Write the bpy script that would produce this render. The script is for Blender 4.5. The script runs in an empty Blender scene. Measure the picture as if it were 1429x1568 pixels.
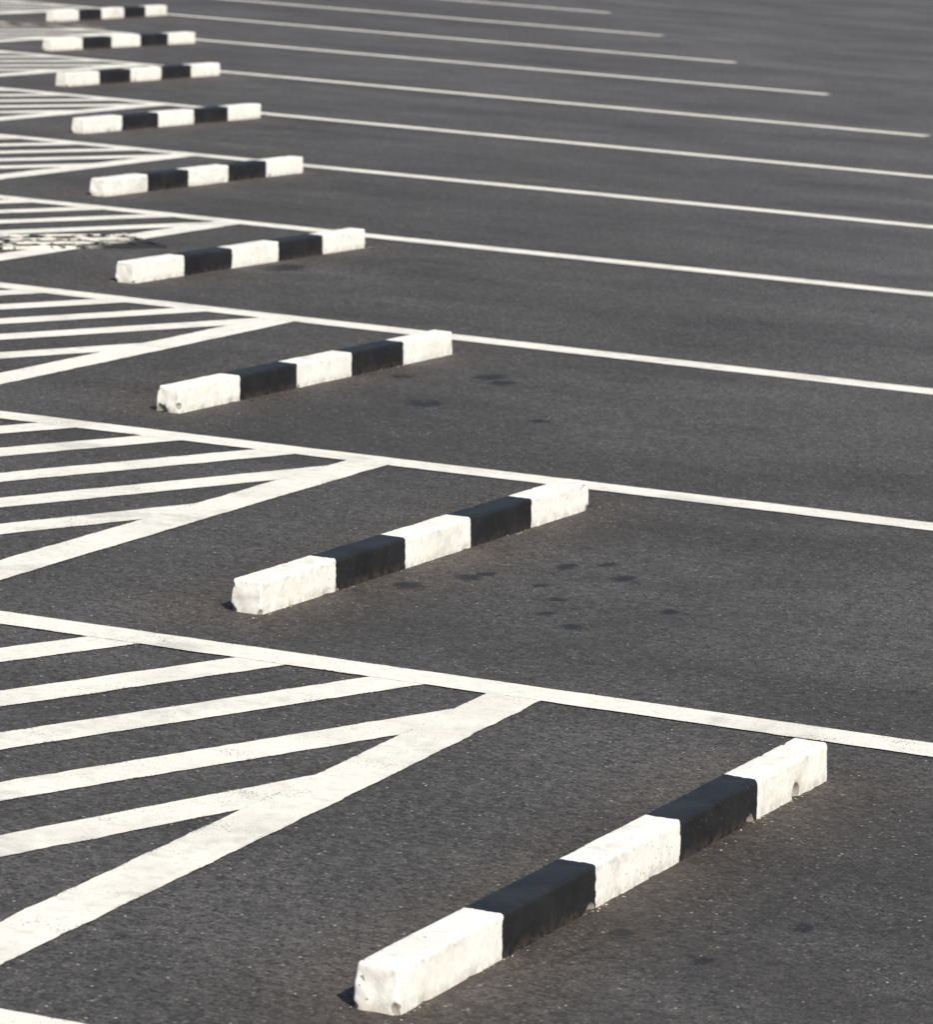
import bpy, math, random
from mathutils import Vector, noise, Matrix
random.seed(7)
scene=bpy.context.scene
COL=bpy.context.collection

# ------------------------------------------------------------------ node helper
class NT:
    def __init__(s,mat,dim='3D'):
        mat.use_nodes=True;s.t=mat.node_tree;s.t.nodes.clear();s.dim=dim
    def n(s,typ,**kw):
        nd=s.t.nodes.new(typ)
        for k,v in kw.items(): setattr(nd,k,v)
        return nd
    def set(s,inp,v):
        if isinstance(v,bpy.types.NodeSocket): s.t.links.new(v,inp)
        else: inp.default_value=v
    def math(s,op,a,b=0.0,c=0.0,clamp=False):
        nd=s.t.nodes.new('ShaderNodeMath');nd.operation=op;nd.use_clamp=clamp
        s.set(nd.inputs[0],a);s.set(nd.inputs[1],b);s.set(nd.inputs[2],c);return nd.outputs[0]
    def mix(s,f,a,b,blend='MIX'):
        nd=s.t.nodes.new('ShaderNodeMix');nd.data_type='RGBA';nd.blend_type=blend
        s.set(nd.inputs[0],f);s.set(nd.inputs[6],a);s.set(nd.inputs[7],b);return nd.outputs[2]
    def ramp(s,f,a,b,lo=0.0,hi=1.0,smooth=True):
        nd=s.t.nodes.new('ShaderNodeMapRange');nd.interpolation_type='SMOOTHSTEP' if smooth else 'LINEAR';nd.clamp=True
        s.set(nd.inputs['Value'],f);s.set(nd.inputs['From Min'],a);s.set(nd.inputs['From Max'],b)
        s.set(nd.inputs['To Min'],lo);s.set(nd.inputs['To Max'],hi);return nd.outputs['Result']
    def noise(s,vec,scale,detail=4,rough=.55,dist=0.0):
        nd=s.t.nodes.new('ShaderNodeTexNoise');nd.noise_dimensions=s.dim;s.set(nd.inputs['Vector'],vec)
        nd.inputs['Scale'].default_value=scale;nd.inputs['Detail'].default_value=detail
        nd.inputs['Roughness'].default_value=rough;nd.inputs['Distortion'].default_value=dist;return nd.outputs['Fac']
    def vor(s,vec,scale):
        nd=s.t.nodes.new('ShaderNodeTexVoronoi');nd.voronoi_dimensions=s.dim;s.set(nd.inputs['Vector'],vec)
        nd.inputs['Scale'].default_value=scale;return nd.outputs['Distance'],s.sep(nd.outputs['Color'])
    def sep(s,v):
        nd=s.t.nodes.new('ShaderNodeSeparateXYZ');s.set(nd.inputs[0],v);return nd.outputs
    def comb(s,x,y,z=0.0):
        nd=s.t.nodes.new('ShaderNodeCombineXYZ');s.set(nd.inputs[0],x);s.set(nd.inputs[1],y);s.set(nd.inputs[2],z);return nd.outputs[0]
    def finish(s,col,rough,bump=None,strength=.5,dist=.002,spec=.5):
        b=s.t.nodes.new('ShaderNodeBsdfPrincipled');s.set(b.inputs['Base Color'],col);s.set(b.inputs['Roughness'],rough)
        s.set(b.inputs['Specular IOR Level'],spec)
        if bump is not None:
            bp=s.t.nodes.new('ShaderNodeBump');bp.inputs['Strength'].default_value=strength;bp.inputs['Distance'].default_value=dist
            s.set(bp.inputs['Height'],bump);s.t.links.new(bp.outputs[0],b.inputs['Normal'])
        o=s.t.nodes.new('ShaderNodeOutputMaterial');s.t.links.new(b.outputs[0],o.inputs[0])

PX,PY=-1.61459,2.86429
def world_pos(t): return t.n('ShaderNodeNewGeometry').outputs['Position']

def asphalt_colour(t,P):
    fine=t.noise(P,165,2,.75)
    grit,gc=t.vor(P,110)
    mid=t.noise(P,30,3,.75);big=t.noise(P,1.3,5,.65)
    xyz=t.sep(P)
    streak=t.noise(t.comb(t.math('MULTIPLY',xyz[0],.35),t.math('MULTIPLY',xyz[1],1.6)),.8,4,.6)
    v=t.ramp(fine,.25,.75,.36,1.64,False)
    v=t.math('MULTIPLY',v,t.ramp(gc[0],0,1,.60,1.40,False))
    v=t.math('MULTIPLY',v,t.ramp(mid,.25,.75,.74,1.26,False))
    v=t.math('MULTIPLY',v,t.ramp(big,.3,.7,.80,1.20,False))
    v=t.math('MULTIPLY',v,t.ramp(streak,.35,.65,.84,1.16,False))
    # distance haze painted in: asphalt colour lightens towards drive lane and far rows
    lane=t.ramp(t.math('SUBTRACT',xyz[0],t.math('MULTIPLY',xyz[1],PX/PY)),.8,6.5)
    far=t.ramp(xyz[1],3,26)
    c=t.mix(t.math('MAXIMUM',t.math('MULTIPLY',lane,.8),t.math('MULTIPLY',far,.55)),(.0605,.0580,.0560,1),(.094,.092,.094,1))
    c=t.mix(1.0,c,t.comb(v,v,v),'MULTIPLY')
    fl,fc=t.vor(P,68)
    m=t.math('MULTIPLY',t.ramp(fl,.16,.28,1,0),t.ramp(fc[1],.89,.92,0,1))
    c=t.mix(t.math('MULTIPLY',m,.55),c,(.26,.24,.21,1))
    dk=t.math('MULTIPLY',t.ramp(fl,.22,.42,1,0),t.ramp(fc[2],.80,.84,0,1))
    c=t.mix(t.math('MULTIPLY',dk,.75),c,(.012,.011,.011,1))
    s2,s2c=t.vor(P,26)
    m2=t.math('MULTIPLY',t.ramp(s2,.05,.09,1,0),t.ramp(s2c[0],.87,.9,0,1))
    c=t.mix(t.math('MULTIPLY',m2,.8),c,(.45,.43,.38,1))
    return c,t.math('SUBTRACT',fine,t.math('MULTIPLY',grit,.7)),fine

# ------------------------------------------------------------------ asphalt
am=bpy.data.materials.new('asphalt');t=NT(am,'2D');P=world_pos(t)
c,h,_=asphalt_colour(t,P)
xyz=t.sep(P)
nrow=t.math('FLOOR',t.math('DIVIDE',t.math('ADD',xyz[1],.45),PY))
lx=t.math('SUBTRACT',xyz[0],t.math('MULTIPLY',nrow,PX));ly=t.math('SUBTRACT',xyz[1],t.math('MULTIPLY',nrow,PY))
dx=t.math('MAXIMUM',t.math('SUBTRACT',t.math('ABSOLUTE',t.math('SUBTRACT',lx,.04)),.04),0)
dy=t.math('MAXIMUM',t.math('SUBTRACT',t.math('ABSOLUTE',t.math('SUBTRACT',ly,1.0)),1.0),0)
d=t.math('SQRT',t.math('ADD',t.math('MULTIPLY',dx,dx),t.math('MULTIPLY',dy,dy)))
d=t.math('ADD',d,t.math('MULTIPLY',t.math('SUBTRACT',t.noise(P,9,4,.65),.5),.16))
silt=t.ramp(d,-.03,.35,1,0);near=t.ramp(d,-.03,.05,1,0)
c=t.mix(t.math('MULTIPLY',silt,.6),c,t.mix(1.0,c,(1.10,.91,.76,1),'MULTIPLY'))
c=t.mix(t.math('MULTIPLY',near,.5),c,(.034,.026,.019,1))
tz=t.math('MULTIPLY',t.ramp(t.math('ABSOLUTE',t.math('SUBTRACT',lx,.62)),.1,.8,1,0),t.ramp(t.noise(P,3.2,5,.7),.42,.62))
c=t.mix(t.math('MULTIPLY',tz,.34),c,(.032,.028,.025,1))
drips=[(-2.648,6.372,.05,.08),(-1.414,3.445,.034,.046),(-2.740,7.111,.045,.08),(-2.659,7.026,.035,.055),(-1.347,3.643,.03,.04),(-.912,3.210,.024,.034),
(-1.068,3.514,.02,.028),(-1.047,3.894,.024,.045),(-2.238,6.290,.03,.045),(-4.596,9.470,.08,.14),(.353,.596,.018,.028),(.177,.682,.018,.026),(-1.33,3.72,.02,.034),(-1.17,3.66,.02,.028),
(-1.02,3.33,.018,.028),(-1.22,3.95,.02,.045),(-1.15,4.05,.018,.034),(-2.95,6.9,.03,.055),(-.80,3.55,.02,.034),(.42,.9,.018,.026)]
wob=t.math('MULTIPLY',t.math('SUBTRACT',t.noise(P,45,3,.75),.5),2.6)
acc=None
for (x,y,rx,ry) in drips:
    nd=t.n('ShaderNodeVectorMath',operation='MULTIPLY_ADD');t.set(nd.inputs[0],P);nd.inputs[1].default_value=(1/rx,1/ry,0);nd.inputs[2].default_value=(-x/rx,-y/ry,0)
    ln=t.n('ShaderNodeVectorMath',operation='LENGTH');t.set(ln.inputs[0],nd.outputs[0]);q=ln.outputs['Value']
    acc=q if acc is None else t.math('MINIMUM',acc,q)
oil=t.ramp(t.math('ADD',acc,wob),.75,1.3,1,0)
oil=t.math('MULTIPLY',oil,t.ramp(acc,1.1,1.9,1,0))
sp,spc=t.vor(P,4.2)
oil2=t.math('MULTIPLY',t.ramp(t.math('ADD',sp,t.math('MULTIPLY',wob,.035)),.03,.08,1,0),t.ramp(spc[0],.62,.67,0,1))
oil=t.math('MAXIMUM',oil,t.math('MULTIPLY',oil2,.55))
c=t.mix(t.math('MULTIPLY',oil,.88),c,(.013,.012,.0115,1))
t.finish(c,t.ramp(oil,0,1,.8,.6),h,.7,.0045,.5)

g=bpy.data.meshes.new('asphalt_ground');R=600
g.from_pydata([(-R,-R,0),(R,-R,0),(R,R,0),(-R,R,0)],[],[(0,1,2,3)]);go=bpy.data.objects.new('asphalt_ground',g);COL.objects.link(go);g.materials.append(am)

# ------------------------------------------------------------------ road paint
pm=bpy.data.materials.new('road_marking_paint');t=NT(pm,'2D');P=world_pos(t)
mid=t.noise(P,30,3,.65);fine=t.noise(P,150,2,.75);smr=t.noise(P,1.9,5,.75);med=t.noise(P,6,5,.7)
pc=t.mix(t.ramp(t.noise(P,3.5,3,.6),.35,.7),(.83,.82,.74,1),(.74,.725,.65,1))
pc=t.mix(t.math('MULTIPLY',t.ramp(mid,.45,.75),.32),pc,(.50,.485,.43,1))
pc=t.mix(t.math('MULTIPLY',t.ramp(smr,.54,.72),.45),pc,(.38,.37,.34,1))
wear=t.math('ADD',t.math('MULTIPLY',med,.45),t.math('MULTIPLY',fine,.55))
edge=t.n('ShaderNodeAttribute',attribute_name='edge').outputs['Fac']
w=t.ramp(t.math('ADD',wear,t.math('MULTIPLY',edge,.10)),.60,.69)
pc=t.mix(t.math('MULTIPLY',w,.85),pc,(.09,.085,.078,1))
t.finish(pc,.72,fine,.5,.004,.35)

def strip_geo(A,B,w,z,seed,verts,faces,edges,step=.03):
    A=Vector(A);B=Vector(B);L=(B-A).length;d=(B-A)/L;nrm=Vector((-d.y,d.x));N=max(2,int(L/step));base=len(verts)
    offs=[-1,-.88,.88,1]
    for i in range(N+1):
        c=A+d*(L*i/N)
        wander=noise.noise(Vector((seed*7.3,i*step*.6,0)))*.006
        for j,o in enumerate(offs):
            jit=0
            if abs(o)==1: jit=noise.noise(Vector((seed*3.1+o*5,i*step*9,1)))*.004+noise.noise(Vector((seed*1.7+o*5,i*step*28,3)))*.003
            p=c+nrm*(o*w/2+wander+jit);verts.append((p.x,p.y,z));edges.append(1.0 if abs(o)==1 else 0.0)
        if i:
            for j in range(3):
                a=base+(i-1)*4+j;faces.append((a,a+1,a+5,a+4))
def mk(name,segs):
    v=[];f=[];e=[]
    for s in segs: strip_geo(*s,v,f,e,.02)
    m=bpy.data.meshes.new(name);m.from_pydata(v,[],f);a=m.attributes.new('edge','FLOAT','POINT');a.data.foreach_set('value',e)
    m.materials.append(pm);m.update()
    if m.polygons[0].normal.z<0: m.flip_normals()
    o=bpy.data.objects.new(name,m);COL.objects.link(o);return o

LINES={-1:(1.6146,-.415,-.008),0:(0,2.4444,.0087),1:(-1.6146,5.2036,.0268),2:(-3.2292,7.9819,-.0085),3:(-4.8438,10.9023,-.0014),4:(-6.4584,13.7556,.0021),
5:(-8.0730,16.6242,-.0111),6:(-9.6876,19.5702,-.0103),7:(-11.3022,22.4787,.0098),8:(-12.9167,25.1904,.0067),9:(-14.5313,28.0029,.0022)}
for n in list(range(-4,-1))+list(range(10,15)): LINES[n]=(n*PX,2.363+n*PY,0.)
def ly_at(n,x): X,Y,r=LINES[n];return Y+(x-X)*math.tan(r)
for n in sorted(LINES):
    x0,x1=n*PX-3.4,n*PX+4.584
    w=.132 if n<2 else .150
    mk('parking_bay_line',[((x0,ly_at(n,x0)),(x1,ly_at(n,x1)),w,.0030,n+20)])
HK={0:[-1.62,-1.267,-.952,-.614,-.37],1:[-1.6,-1.27,-.92,-.595,-.278],2:[-1.6,-1.275,-.96,-.63,-.26]}
for n in sorted(LINES):
    if n-1 not in LINES: continue
    ox=n*PX;segs=[]
    if n==0: T,Bm=(-.711,2.40),(-.600,ly_at(-1,-.6))
    elif n==1: T,Bm=(-2.279,5.13),(-2.225,2.45)
    elif n==2: T,Bm=(-3.872,7.95),(-3.80,5.17)
    else: T,Bm=(ox-.65,ly_at(n,ox-.65)),(ox-.60,ly_at(n-1,ox-.60))
    segs.append((T,Bm,.120,.0027,n*3+50))
    ks=HK.get(n,[-1.60,-1.27,-.94,-.61,-.30]);ks=[ks[0]-.33*i for i in range(5,0,-1)]+ks
    def tx(y): return T[0]+(Bm[0]-T[0])*(T[1]-y)/(T[1]-Bm[1])
    for k,hx in enumerate(ks):
        tan=.30 if (n==0 and k==9) else .35
        x=ox+hx;yt=ly_at(n,x)
        if x>tx(yt):
            y=yt
            while y>Bm[1] and x-(yt-y)*tan>tx(y): y-=.002
            top=(x-(yt-y)*tan,y)
        else: top=(x,yt)
        yb=ly_at(n-1,x-2.75*tan);xb=x-(yt-yb)*tan;lim=ox-3.3
        if xb<lim: yb=yt-(x-lim)/tan;xb=lim
        if top[1]-yb<.1: continue
        segs.append((top,(xb,yb),.114,.0024,n*11+k+100))
    segs.append(((ox-3.3,ly_at(n,ox-3.3)),(ox-3.3,ly_at(n-1,ox-3.3)),.12,.0026,n+300))
    mk('hatched_road_marking',segs)

# ------------------------------------------------------------------ wheel stops
wm=bpy.data.materials.new('painted_concrete');t=NT(wm);P=world_pos(t)
pos=t.n('ShaderNodeAttribute',attribute_name='along').outputs['Fac']
hgt=t.n('ShaderNodeAttribute',attribute_name='hgt').outputs['Fac']
chip=t.n('ShaderNodeAttribute',attribute_name='chip').outputs['Fac']
n2=t.noise(P,45,4,.7)
nseg=t.math('ADD',pos,t.math('MULTIPLY',t.math('SUBTRACT',t.noise(P,60,3,.6),.5),.008))
par=t.math('MODULO',t.math('FLOOR',t.math('MULTIPLY',nseg,5)),2.0)
n1=t.noise(P,9,4,.65);n3=t.noise(P,220,2,.6)
white=t.mix(t.ramp(n1,.4,.7),(.88,.87,.81,1),(.80,.785,.71,1))
white=t.mix(t.math('MULTIPLY',t.ramp(n2,.52,.75),.42),white,(.54,.52,.46,1))
low=t.ramp(hgt,0,.35,1,0)
white=t.mix(t.math('MULTIPLY',t.math('MULTIPLY',low,t.ramp(n2,.35,.6)),.5),white,(.42,.37,.29,1))
crk=t.noise(P,28,5,.7)
arr=t.math('MULTIPLY',t.ramp(t.math('ABSOLUTE',t.math('SUBTRACT',hgt,.90)),0,.13,1,0),t.ramp(crk,.49,.62))
white=t.mix(t.math('MULTIPLY',arr,.5),white,(.40,.39,.37,1))
scf=t.math('MULTIPLY',t.ramp(t.noise(P,4.5,5,.75,1.0),.55,.67),.38)
white=t.mix(scf,white,(.45,.44,.42,1))
cr2=t.ramp(t.math('ABSOLUTE',t.math('SUBTRACT',t.noise(P,11,4,.6,.8),.5)),.0,.007,1,0)
white=t.mix(t.math('MULTIPLY',t.math('MULTIPLY',cr2,t.ramp(n1,.5,.6)),.35),white,(.30,.28,.25,1))
pore,pcc=t.vor(P,85)
pm_=t.math('MULTIPLY',t.ramp(pore,.10,.22,1,0),t.ramp(pcc[0],.83,.87,0,1))
white=t.mix(t.math('MULTIPLY',pm_,.75),white,(.22,.19,.16,1))
ru,ruc=t.vor(P,17)
rm=t.math('MULTIPLY',t.ramp(ru,.03,.10,1,0),t.ramp(ruc[1],.82,.86,0,1))
white=t.mix(t.math('MULTIPLY',rm,.8),white,(.20,.09,.04,1))
black=t.mix(t.ramp(n1,.35,.7),(.0105,.0105,.012,1),(.020,.020,.022,1))
black=t.mix(t.math('MULTIPLY',t.ramp(n2,.6,.8),.35),black,(.07,.065,.06,1))
black=t.mix(t.math('MULTIPLY',t.math('MULTIPLY',low,t.ramp(n2,.42,.62)),.55),black,(.085,.065,.048,1))
black=t.mix(t.math('MULTIPLY',pm_,.5),black,(.12,.11,.10,1))
col=t.mix(par,white,black)
conc=t.mix(n3,(.16,.14,.12,1),(.36,.33,.28,1))
cm=t.ramp(t.math('ADD',chip,t.math('MULTIPLY',t.math('SUBTRACT',n2,.5),.8)),.45,.6)
col=t.mix(t.math('MULTIPLY',cm,.9),col,conc)
rg=t.ramp(par,0,1,.62,.5)
hh=t.math('ADD',t.math('MULTIPLY',n3,.35),t.math('ADD',n2,t.math('MULTIPLY',pm_,-.5)))
t.finish(col,rg,hh,.38,.003,.4)

def wheel_stop(x,y,rot,L,seed,chips=()):
    w,h,ins,r=.0810,.0753,.0050,.0060
    prof=[]
    def seg(a,b,n):
        for i in range(n): prof.append((a[0]+(b[0]-a[0])*i/n,a[1]+(b[1]-a[1])*i/n))
    seg((0,-.004),(ins*.9,h-r),12)
    for i in range(5):
        a=math.pi-math.pi/2*i/5;prof.append((ins+r+r*math.cos(a),h-r+r*math.sin(a)))
    seg((ins+r,h),(w-ins-r,h),9)
    for i in range(5):
        a=math.pi/2-math.pi/2*i/5;prof.append((w-ins-r+r*math.cos(a),h-r+r*math.sin(a)))
    seg((w-ins*.9,h-r),(w,-.004),12);prof.append((w,-.004))
    M=len(prof);ys=[];e=.0055
    for a in range(5): ys.append(e*(1-math.cos(math.pi/2*a/5)))
    N=int((L-2*e)/.006)
    for i in range(N+1): ys.append(e+(L-2*e)*i/N)
    for a in range(1,6): ys.append(L-e+e*math.sin(math.pi/2*a/5))
    V=[];F=[];AL=[];HG=[];CH=[]
    off=Vector((seed*13.7,seed*5.1,0))
    def add(px,py,pz):
        p=Vector((px,py,pz));nx=noise.noise(p*14+off);nz=noise.noise(p*11+off*2+Vector((9,0,0)))
        f1=noise.noise(p*70+off);f2=noise.noise(p*160+off)
        dirx=(px-w/2)/(w/2)
        q=Vector((px+dirx*(nx*.0011+f1*.0006+f2*.0004),py,pz+(max(pz,0)/h)*(nz*.0011+f1*.0005+f2*.0003)))
        # small spalls along the upper arrises
        if pz>h*.78 and abs(dirx)>.6:
            k=max(0,noise.noise(Vector((py*24,seed*3+dirx,4)))-.36)+.5*max(0,noise.noise(Vector((py*80,seed*3+dirx,7)))-.36)
            q.x-=dirx*k*.009;q.z-=k*.008
        if py<.02 or py>L-.02:
            s=-1 if py<.02 else 1
            q.y+=s*(noise.noise(Vector((px*35,pz*35,seed+s)))*.0025+f1*.001)
        if pz<.018:
            k=max(0,noise.noise(Vector((py*16,seed*2,0)))-.12)+.6*max(0,noise.noise(Vector((py*55,seed*4,0)))-.2)
            q.x-=dirx*k*.011*(1-max(pz,0)/.018)
        ch=0
        for (cx,cy,cz,cr) in chips:
            C=Vector((cx,cy if cy>=0 else L+cy,cz));dd=(q-C).length*(1+.25*noise.noise(p*120+off))
            if dd<cr:
                cen=Vector((w/2,min(max(q.y,.05),L-.05),h*.4))
                q+=(cen-C).normalized()*(cr-dd)*.75
            if dd<cr*1.05: ch=max(ch,min(1,1-max(0,dd-cr*.8)/(cr*.25)))
        V.append(q);AL.append(min(max(py/L,0.001),.999));HG.append(pz/h);CH.append(ch)
        return len(V)-1
    for yy in ys:
        if yy<e: k=e-math.sqrt(max(0,e*e-(e-yy)**2))
        elif yy>L-e: k=e-math.sqrt(max(0,e*e-(yy-(L-e))**2))
        else: k=0
        for (px,pz) in prof:
            add(w/2+(px-w/2)*(w/2-k)/(w/2),yy,pz*((h-k)/h if pz>0 else 1))
    R_=len(ys)
    for i in range(R_-1):
        for j in range(M-1):
            a=i*M+j;F.append((a,a+M,a+M+1,a+1))
    for ri in (0,R_-1):
        yc=ys[ri]
        def rp(j): px,pz=prof[j];return Vector((w/2+(px-w/2)*(w/2-e)/(w/2),yc,pz*((h-e)/h if pz>0 else 1)))
        prev=[ri*M+j for j in range(M)];cen=Vector((w/2,yc,-.004))
        for s in (.9,.78,.64,.5,.36,.2):
            cur=[add(*cen.lerp(rp(j),s)) for j in range(M)]
            for j in range(M-1): F.append((prev[j],prev[j+1],cur[j+1],cur[j]))
            prev=cur
        F.append(tuple(prev))
    m=bpy.data.meshes.new('wheel_stop');m.from_pydata([tuple(v) for v in V],[],F)
    for nm,d_ in(('along',AL),('hgt',HG),('chip',CH)):
        a=m.attributes.new(nm,'FLOAT','POINT');a.data.foreach_set('value',d_)
    for p in m.polygons:p.use_smooth=True
    import bmesh
    bm=bmesh.new();bm.from_mesh(m);bmesh.ops.recalc_face_normals(bm,faces=bm.faces)
    bm.faces.ensure_lookup_table()
    tf=max(bm.faces,key=lambda f:f.calc_center_median().z)
    if tf.normal.z<0: bmesh.ops.reverse_faces(bm,faces=bm.faces)
    bm.to_mesh(m);bm.free()
    m.materials.append(wm)
    o=bpy.data.objects.new('wheel_stop',m);COL.objects.link(o);o.location=(x,y,0);o.rotation_euler=(0,0,rot);return o
w_=.081
STOPS=[(-.0021,-.0050,-.0044,2.044),(-1.6014,2.8570,-.0095,1.969),(-3.1725,5.5915,-.0160,1.966),(-4.8046,8.4857,-.0196,1.977),(-6.4323,11.3852,-.0094,2.015),
(-8.0812,14.3304,-.0196,2.013),(-9.7383,17.2590,-.0062,2.013),(-11.3490,20.0929,-.0216,2.021),(-12.9445,23.1176,.0424,1.976),(9*PX,9*PY,0,2.0),(10*PX,10*PY,0,2.0),(11*PX,11*PY,0,2.0),(-PX,-PY,0,2.0)]
CH={0:[(w_+.003,-.185,.006,.026),(w_,.80,.0,.015),(w_,1.60,.0,.017),(.0,0,.0,.012),(w_,0,.0,.010),(.075,0,.012,.009),(.015,0,.05,.0035),(.03,.20,.077,.0045)],
1:[(0,0,.0,.018),(w_,0,0,.012),(w_,0.40,0,.010),(.0,0,.06,.011),(w_,-.01,.0,.015),(w_,-.03,.07,.009)],
2:[(0.02,0,.0,.022),(w_,0,.02,.014),(0,0,.07,.012),(w_,.8,0,.01)],3:[(0,0,0,.016),(w_,0,.0,.012),(0.0,0,.07,.010)]}
for i,s in enumerate(STOPS):
    ch=CH.get(i,[(random.choice([0,w_]),0,0,.014),(w_,random.uniform(.2,1.8),0,.012)])
    wheel_stop(*s,i+1,ch)

# ------------------------------------------------------------------ crumbs of concrete and grit beside the stops
def crumbs():
    V=[];F=[]
    def rock(c,s):
        b=len(V);pts=[(1,0,0),(-1,0,0),(0,1,0),(0,-1,0),(0,0,1),(0,0,-.3)]
        a=random.uniform(0,6.28)
        for p in pts:
            k=s*random.uniform(.6,1.2);x,y=p[0]*k,p[1]*k*.8
            V.append((c[0]+x*math.cos(a)-y*math.sin(a),c[1]+x*math.sin(a)+y*math.cos(a),max(0.0005,p[2]*k*.6)))
        for f in((0,2,4),(2,1,4),(1,3,4),(3,0,4),(2,0,5),(1,2,5),(3,1,5),(0,3,5)):
            F.append(tuple(b+q for q in f))
    for (x,y,rot,L) in STOPS[:9]:
        spots=[random.uniform(0,1) for _ in range(4)]+[0,1]
        if y<0: spots=[.905,.4,.81,.2,0]
        for _ in range(190):
            u=(random.choice(spots)+random.gauss(0,.03))*L;side=random.random()
            o=w_+abs(random.gauss(0,.006))+.0005 if side<.85 else -abs(random.gauss(0,.01))
            rock((x+o-u*math.sin(rot),y+u),random.choice([.0012,.0012,.0016,.0022,.003]))
    for _ in range(1500):
        n=random.uniform(-.3,4);rock((n*PX+random.uniform(-1,1.2),n*PY+random.uniform(0,2.8)),random.choice([.0012,.0018,.0025]))
    m=bpy.data.meshes.new('concrete_crumbs');m.from_pydata(V,[],F)
    cmn=bpy.data.materials.new('crumb');t=NT(cmn);P=world_pos(t)
    k=t.vor(P,120)[1][0]
    t.finish(t.mix(t.ramp(k,.5,.7),(.13,.11,.09,1),(.58,.56,.50,1)),.9)
    m.materials.append(cmn);o=bpy.data.objects.new('concrete_crumbs',m);COL.objects.link(o)
crumbs()

# ------------------------------------------------------------------ drain grates
def iron_mat(name,base,paint,lim,lo,hi,sc):
    m=bpy.data.materials.new(name);t=NT(m);P=world_pos(t);n=t.noise(P,sc,4,.75);x=t.sep(P)[0]
    k=t.math('MULTIPLY',t.ramp(n,lo,hi),t.ramp(x,lim,lim+.12,1,0))
    t.finish(t.mix(k,base,paint),.65,n,.5,.004);return m
pit=iron_mat('drain_pit',(.008,.008,.008,1),(.012,.011,.01,1),0,.4,.5,20)
iron=iron_mat('chipped_iron',(.022,.02,.019,1),(.74,.72,.62,1),-5.46,.43,.49,11)
iron2=iron_mat('dusty_iron',(.16,.14,.12,1),(.30,.27,.24,1),0,.4,.6,14)
def box(V,F,MI,o,ux,uy,x0,x1,y0,y1,z0,z1,mi):
    b=len(V)
    for z in(z0,z1):
        for (x,y) in((x0,y0),(x1,y0),(x1,y1),(x0,y1)):
            p=Vector(o)+ux*x+uy*y;V.append((p.x,p.y,z))
    for f in((4,5,6,7),(0,1,5,4),(1,2,6,5),(2,3,7,6),(3,0,4,7)): F.append(tuple(b+i for i in f));MI.append(mi)
def drain(o,ux,uy,LX,LY,n,matb,duty,longb):
    V=[];F=[];MI=[];ux=Vector(ux).normalized();uy=Vector(uy).normalized()
    ox_=Vector(o)
    box(V,F,MI,ox_,ux,uy,0,LX,0,LY,.0005,.0052,0)
    fr=.028
    box(V,F,MI,ox_,ux,uy,0,LX,-fr,0,.0005,.010,1);box(V,F,MI,ox_,ux,uy,0,LX,LY,LY+fr,.0005,.010,1)
    box(V,F,MI,ox_,ux,uy,-fr,0,-fr,LY+fr,.0005,.0105,1);box(V,F,MI,ox_,ux,uy,LX,LX+fr,-fr,LY+fr,.0005,.0105,1)
    for i in range(n):
        x=LX*(i+.5)/n;box(V,F,MI,ox_,ux,uy,x-LX/n*duty/2,x+LX/n*duty/2,0,LY,.0052,.0090,1)
    for i in range(longb):
        y=LY*(i+1)/(longb+1);box(V,F,MI,ox_,ux,uy,0,LX,y-.022,y+.022,.0052,.0100,1)
    m=bpy.data.meshes.new('drain_grate');m.from_pydata(V,[],F);m.materials.append(pit);m.materials.append(matb)
    for p,i in zip(m.polygons,MI):p.material_index=i
    ob=bpy.data.objects.new('drain_grate',m);COL.objects.link(ob)
drain((-5.24,9.70),(-.50,-.80),(-.72,.60),1.3,.36,9,iron,.30,2)
drain((-12.28,22.72),(-.55,-.84),(-.785,.62),1.9,.30,9,iron2,.40,0)

# ------------------------------------------------------------------ light
el,S=math.radians(44),Vector((.53,-.48,0)).normalized()
sd=Vector((S.x*math.cos(el),S.y*math.cos(el),math.sin(el)))
sl=bpy.data.lights.new('sun','SUN');sl.energy=4.6;sl.angle=math.radians(.5);sl.color=(1,.96,.89)
so=bpy.data.objects.new('sun',sl);COL.objects.link(so);so.rotation_euler=sd.to_track_quat('Z','Y').to_euler();so.location=sd*30
w=bpy.data.worlds.new('World');scene.world=w;w.use_nodes=True;nt=w.node_tree
sky=nt.nodes.new('ShaderNodeTexSky');sky.sky_type='NISHITA';sky.sun_disc=False;sky.sun_elevation=el
sky.sun_rotation=math.atan2(sd.x,sd.y);sky.dust_density=3.0
bg=nt.nodes['Background'];bg.inputs[1].default_value=.09;nt.links.new(sky.outputs[0],bg.inputs[0])
scene.view_settings.view_transform='Standard';scene.view_settings.look='None';scene.view_settings.exposure=0

# ------------------------------------------------------------------ camera
cx,cy,cz,yaw,pit_,rol,f=2.65965,-6.13316,1.84760,.39042,.15866,.06286,6882.47
fw=Vector((-math.sin(yaw)*math.cos(pit_),math.cos(yaw)*math.cos(pit_),-math.sin(pit_)))
r=fw.cross(Vector((0,0,1))).normalized();u=r.cross(fw)
r2=r*math.cos(rol)+u*math.sin(rol);u2=-r*math.sin(rol)+u*math.cos(rol)
cd=bpy.data.cameras.new('camera');co=bpy.data.objects.new('camera',cd);COL.objects.link(co)
co.matrix_world=Matrix(((r2.x,u2.x,-fw.x,cx),(r2.y,u2.y,-fw.y,cy),(r2.z,u2.z,-fw.z,cz),(0,0,0,1)))
cd.sensor_fit='HORIZONTAL';cd.sensor_width=24;cd.lens=24*f/1429;cd.clip_end=2000;cd.clip_start=.1
cd.dof.use_dof=True;cd.dof.focus_distance=9.0;cd.dof.aperture_fstop=10
scene.camera=co
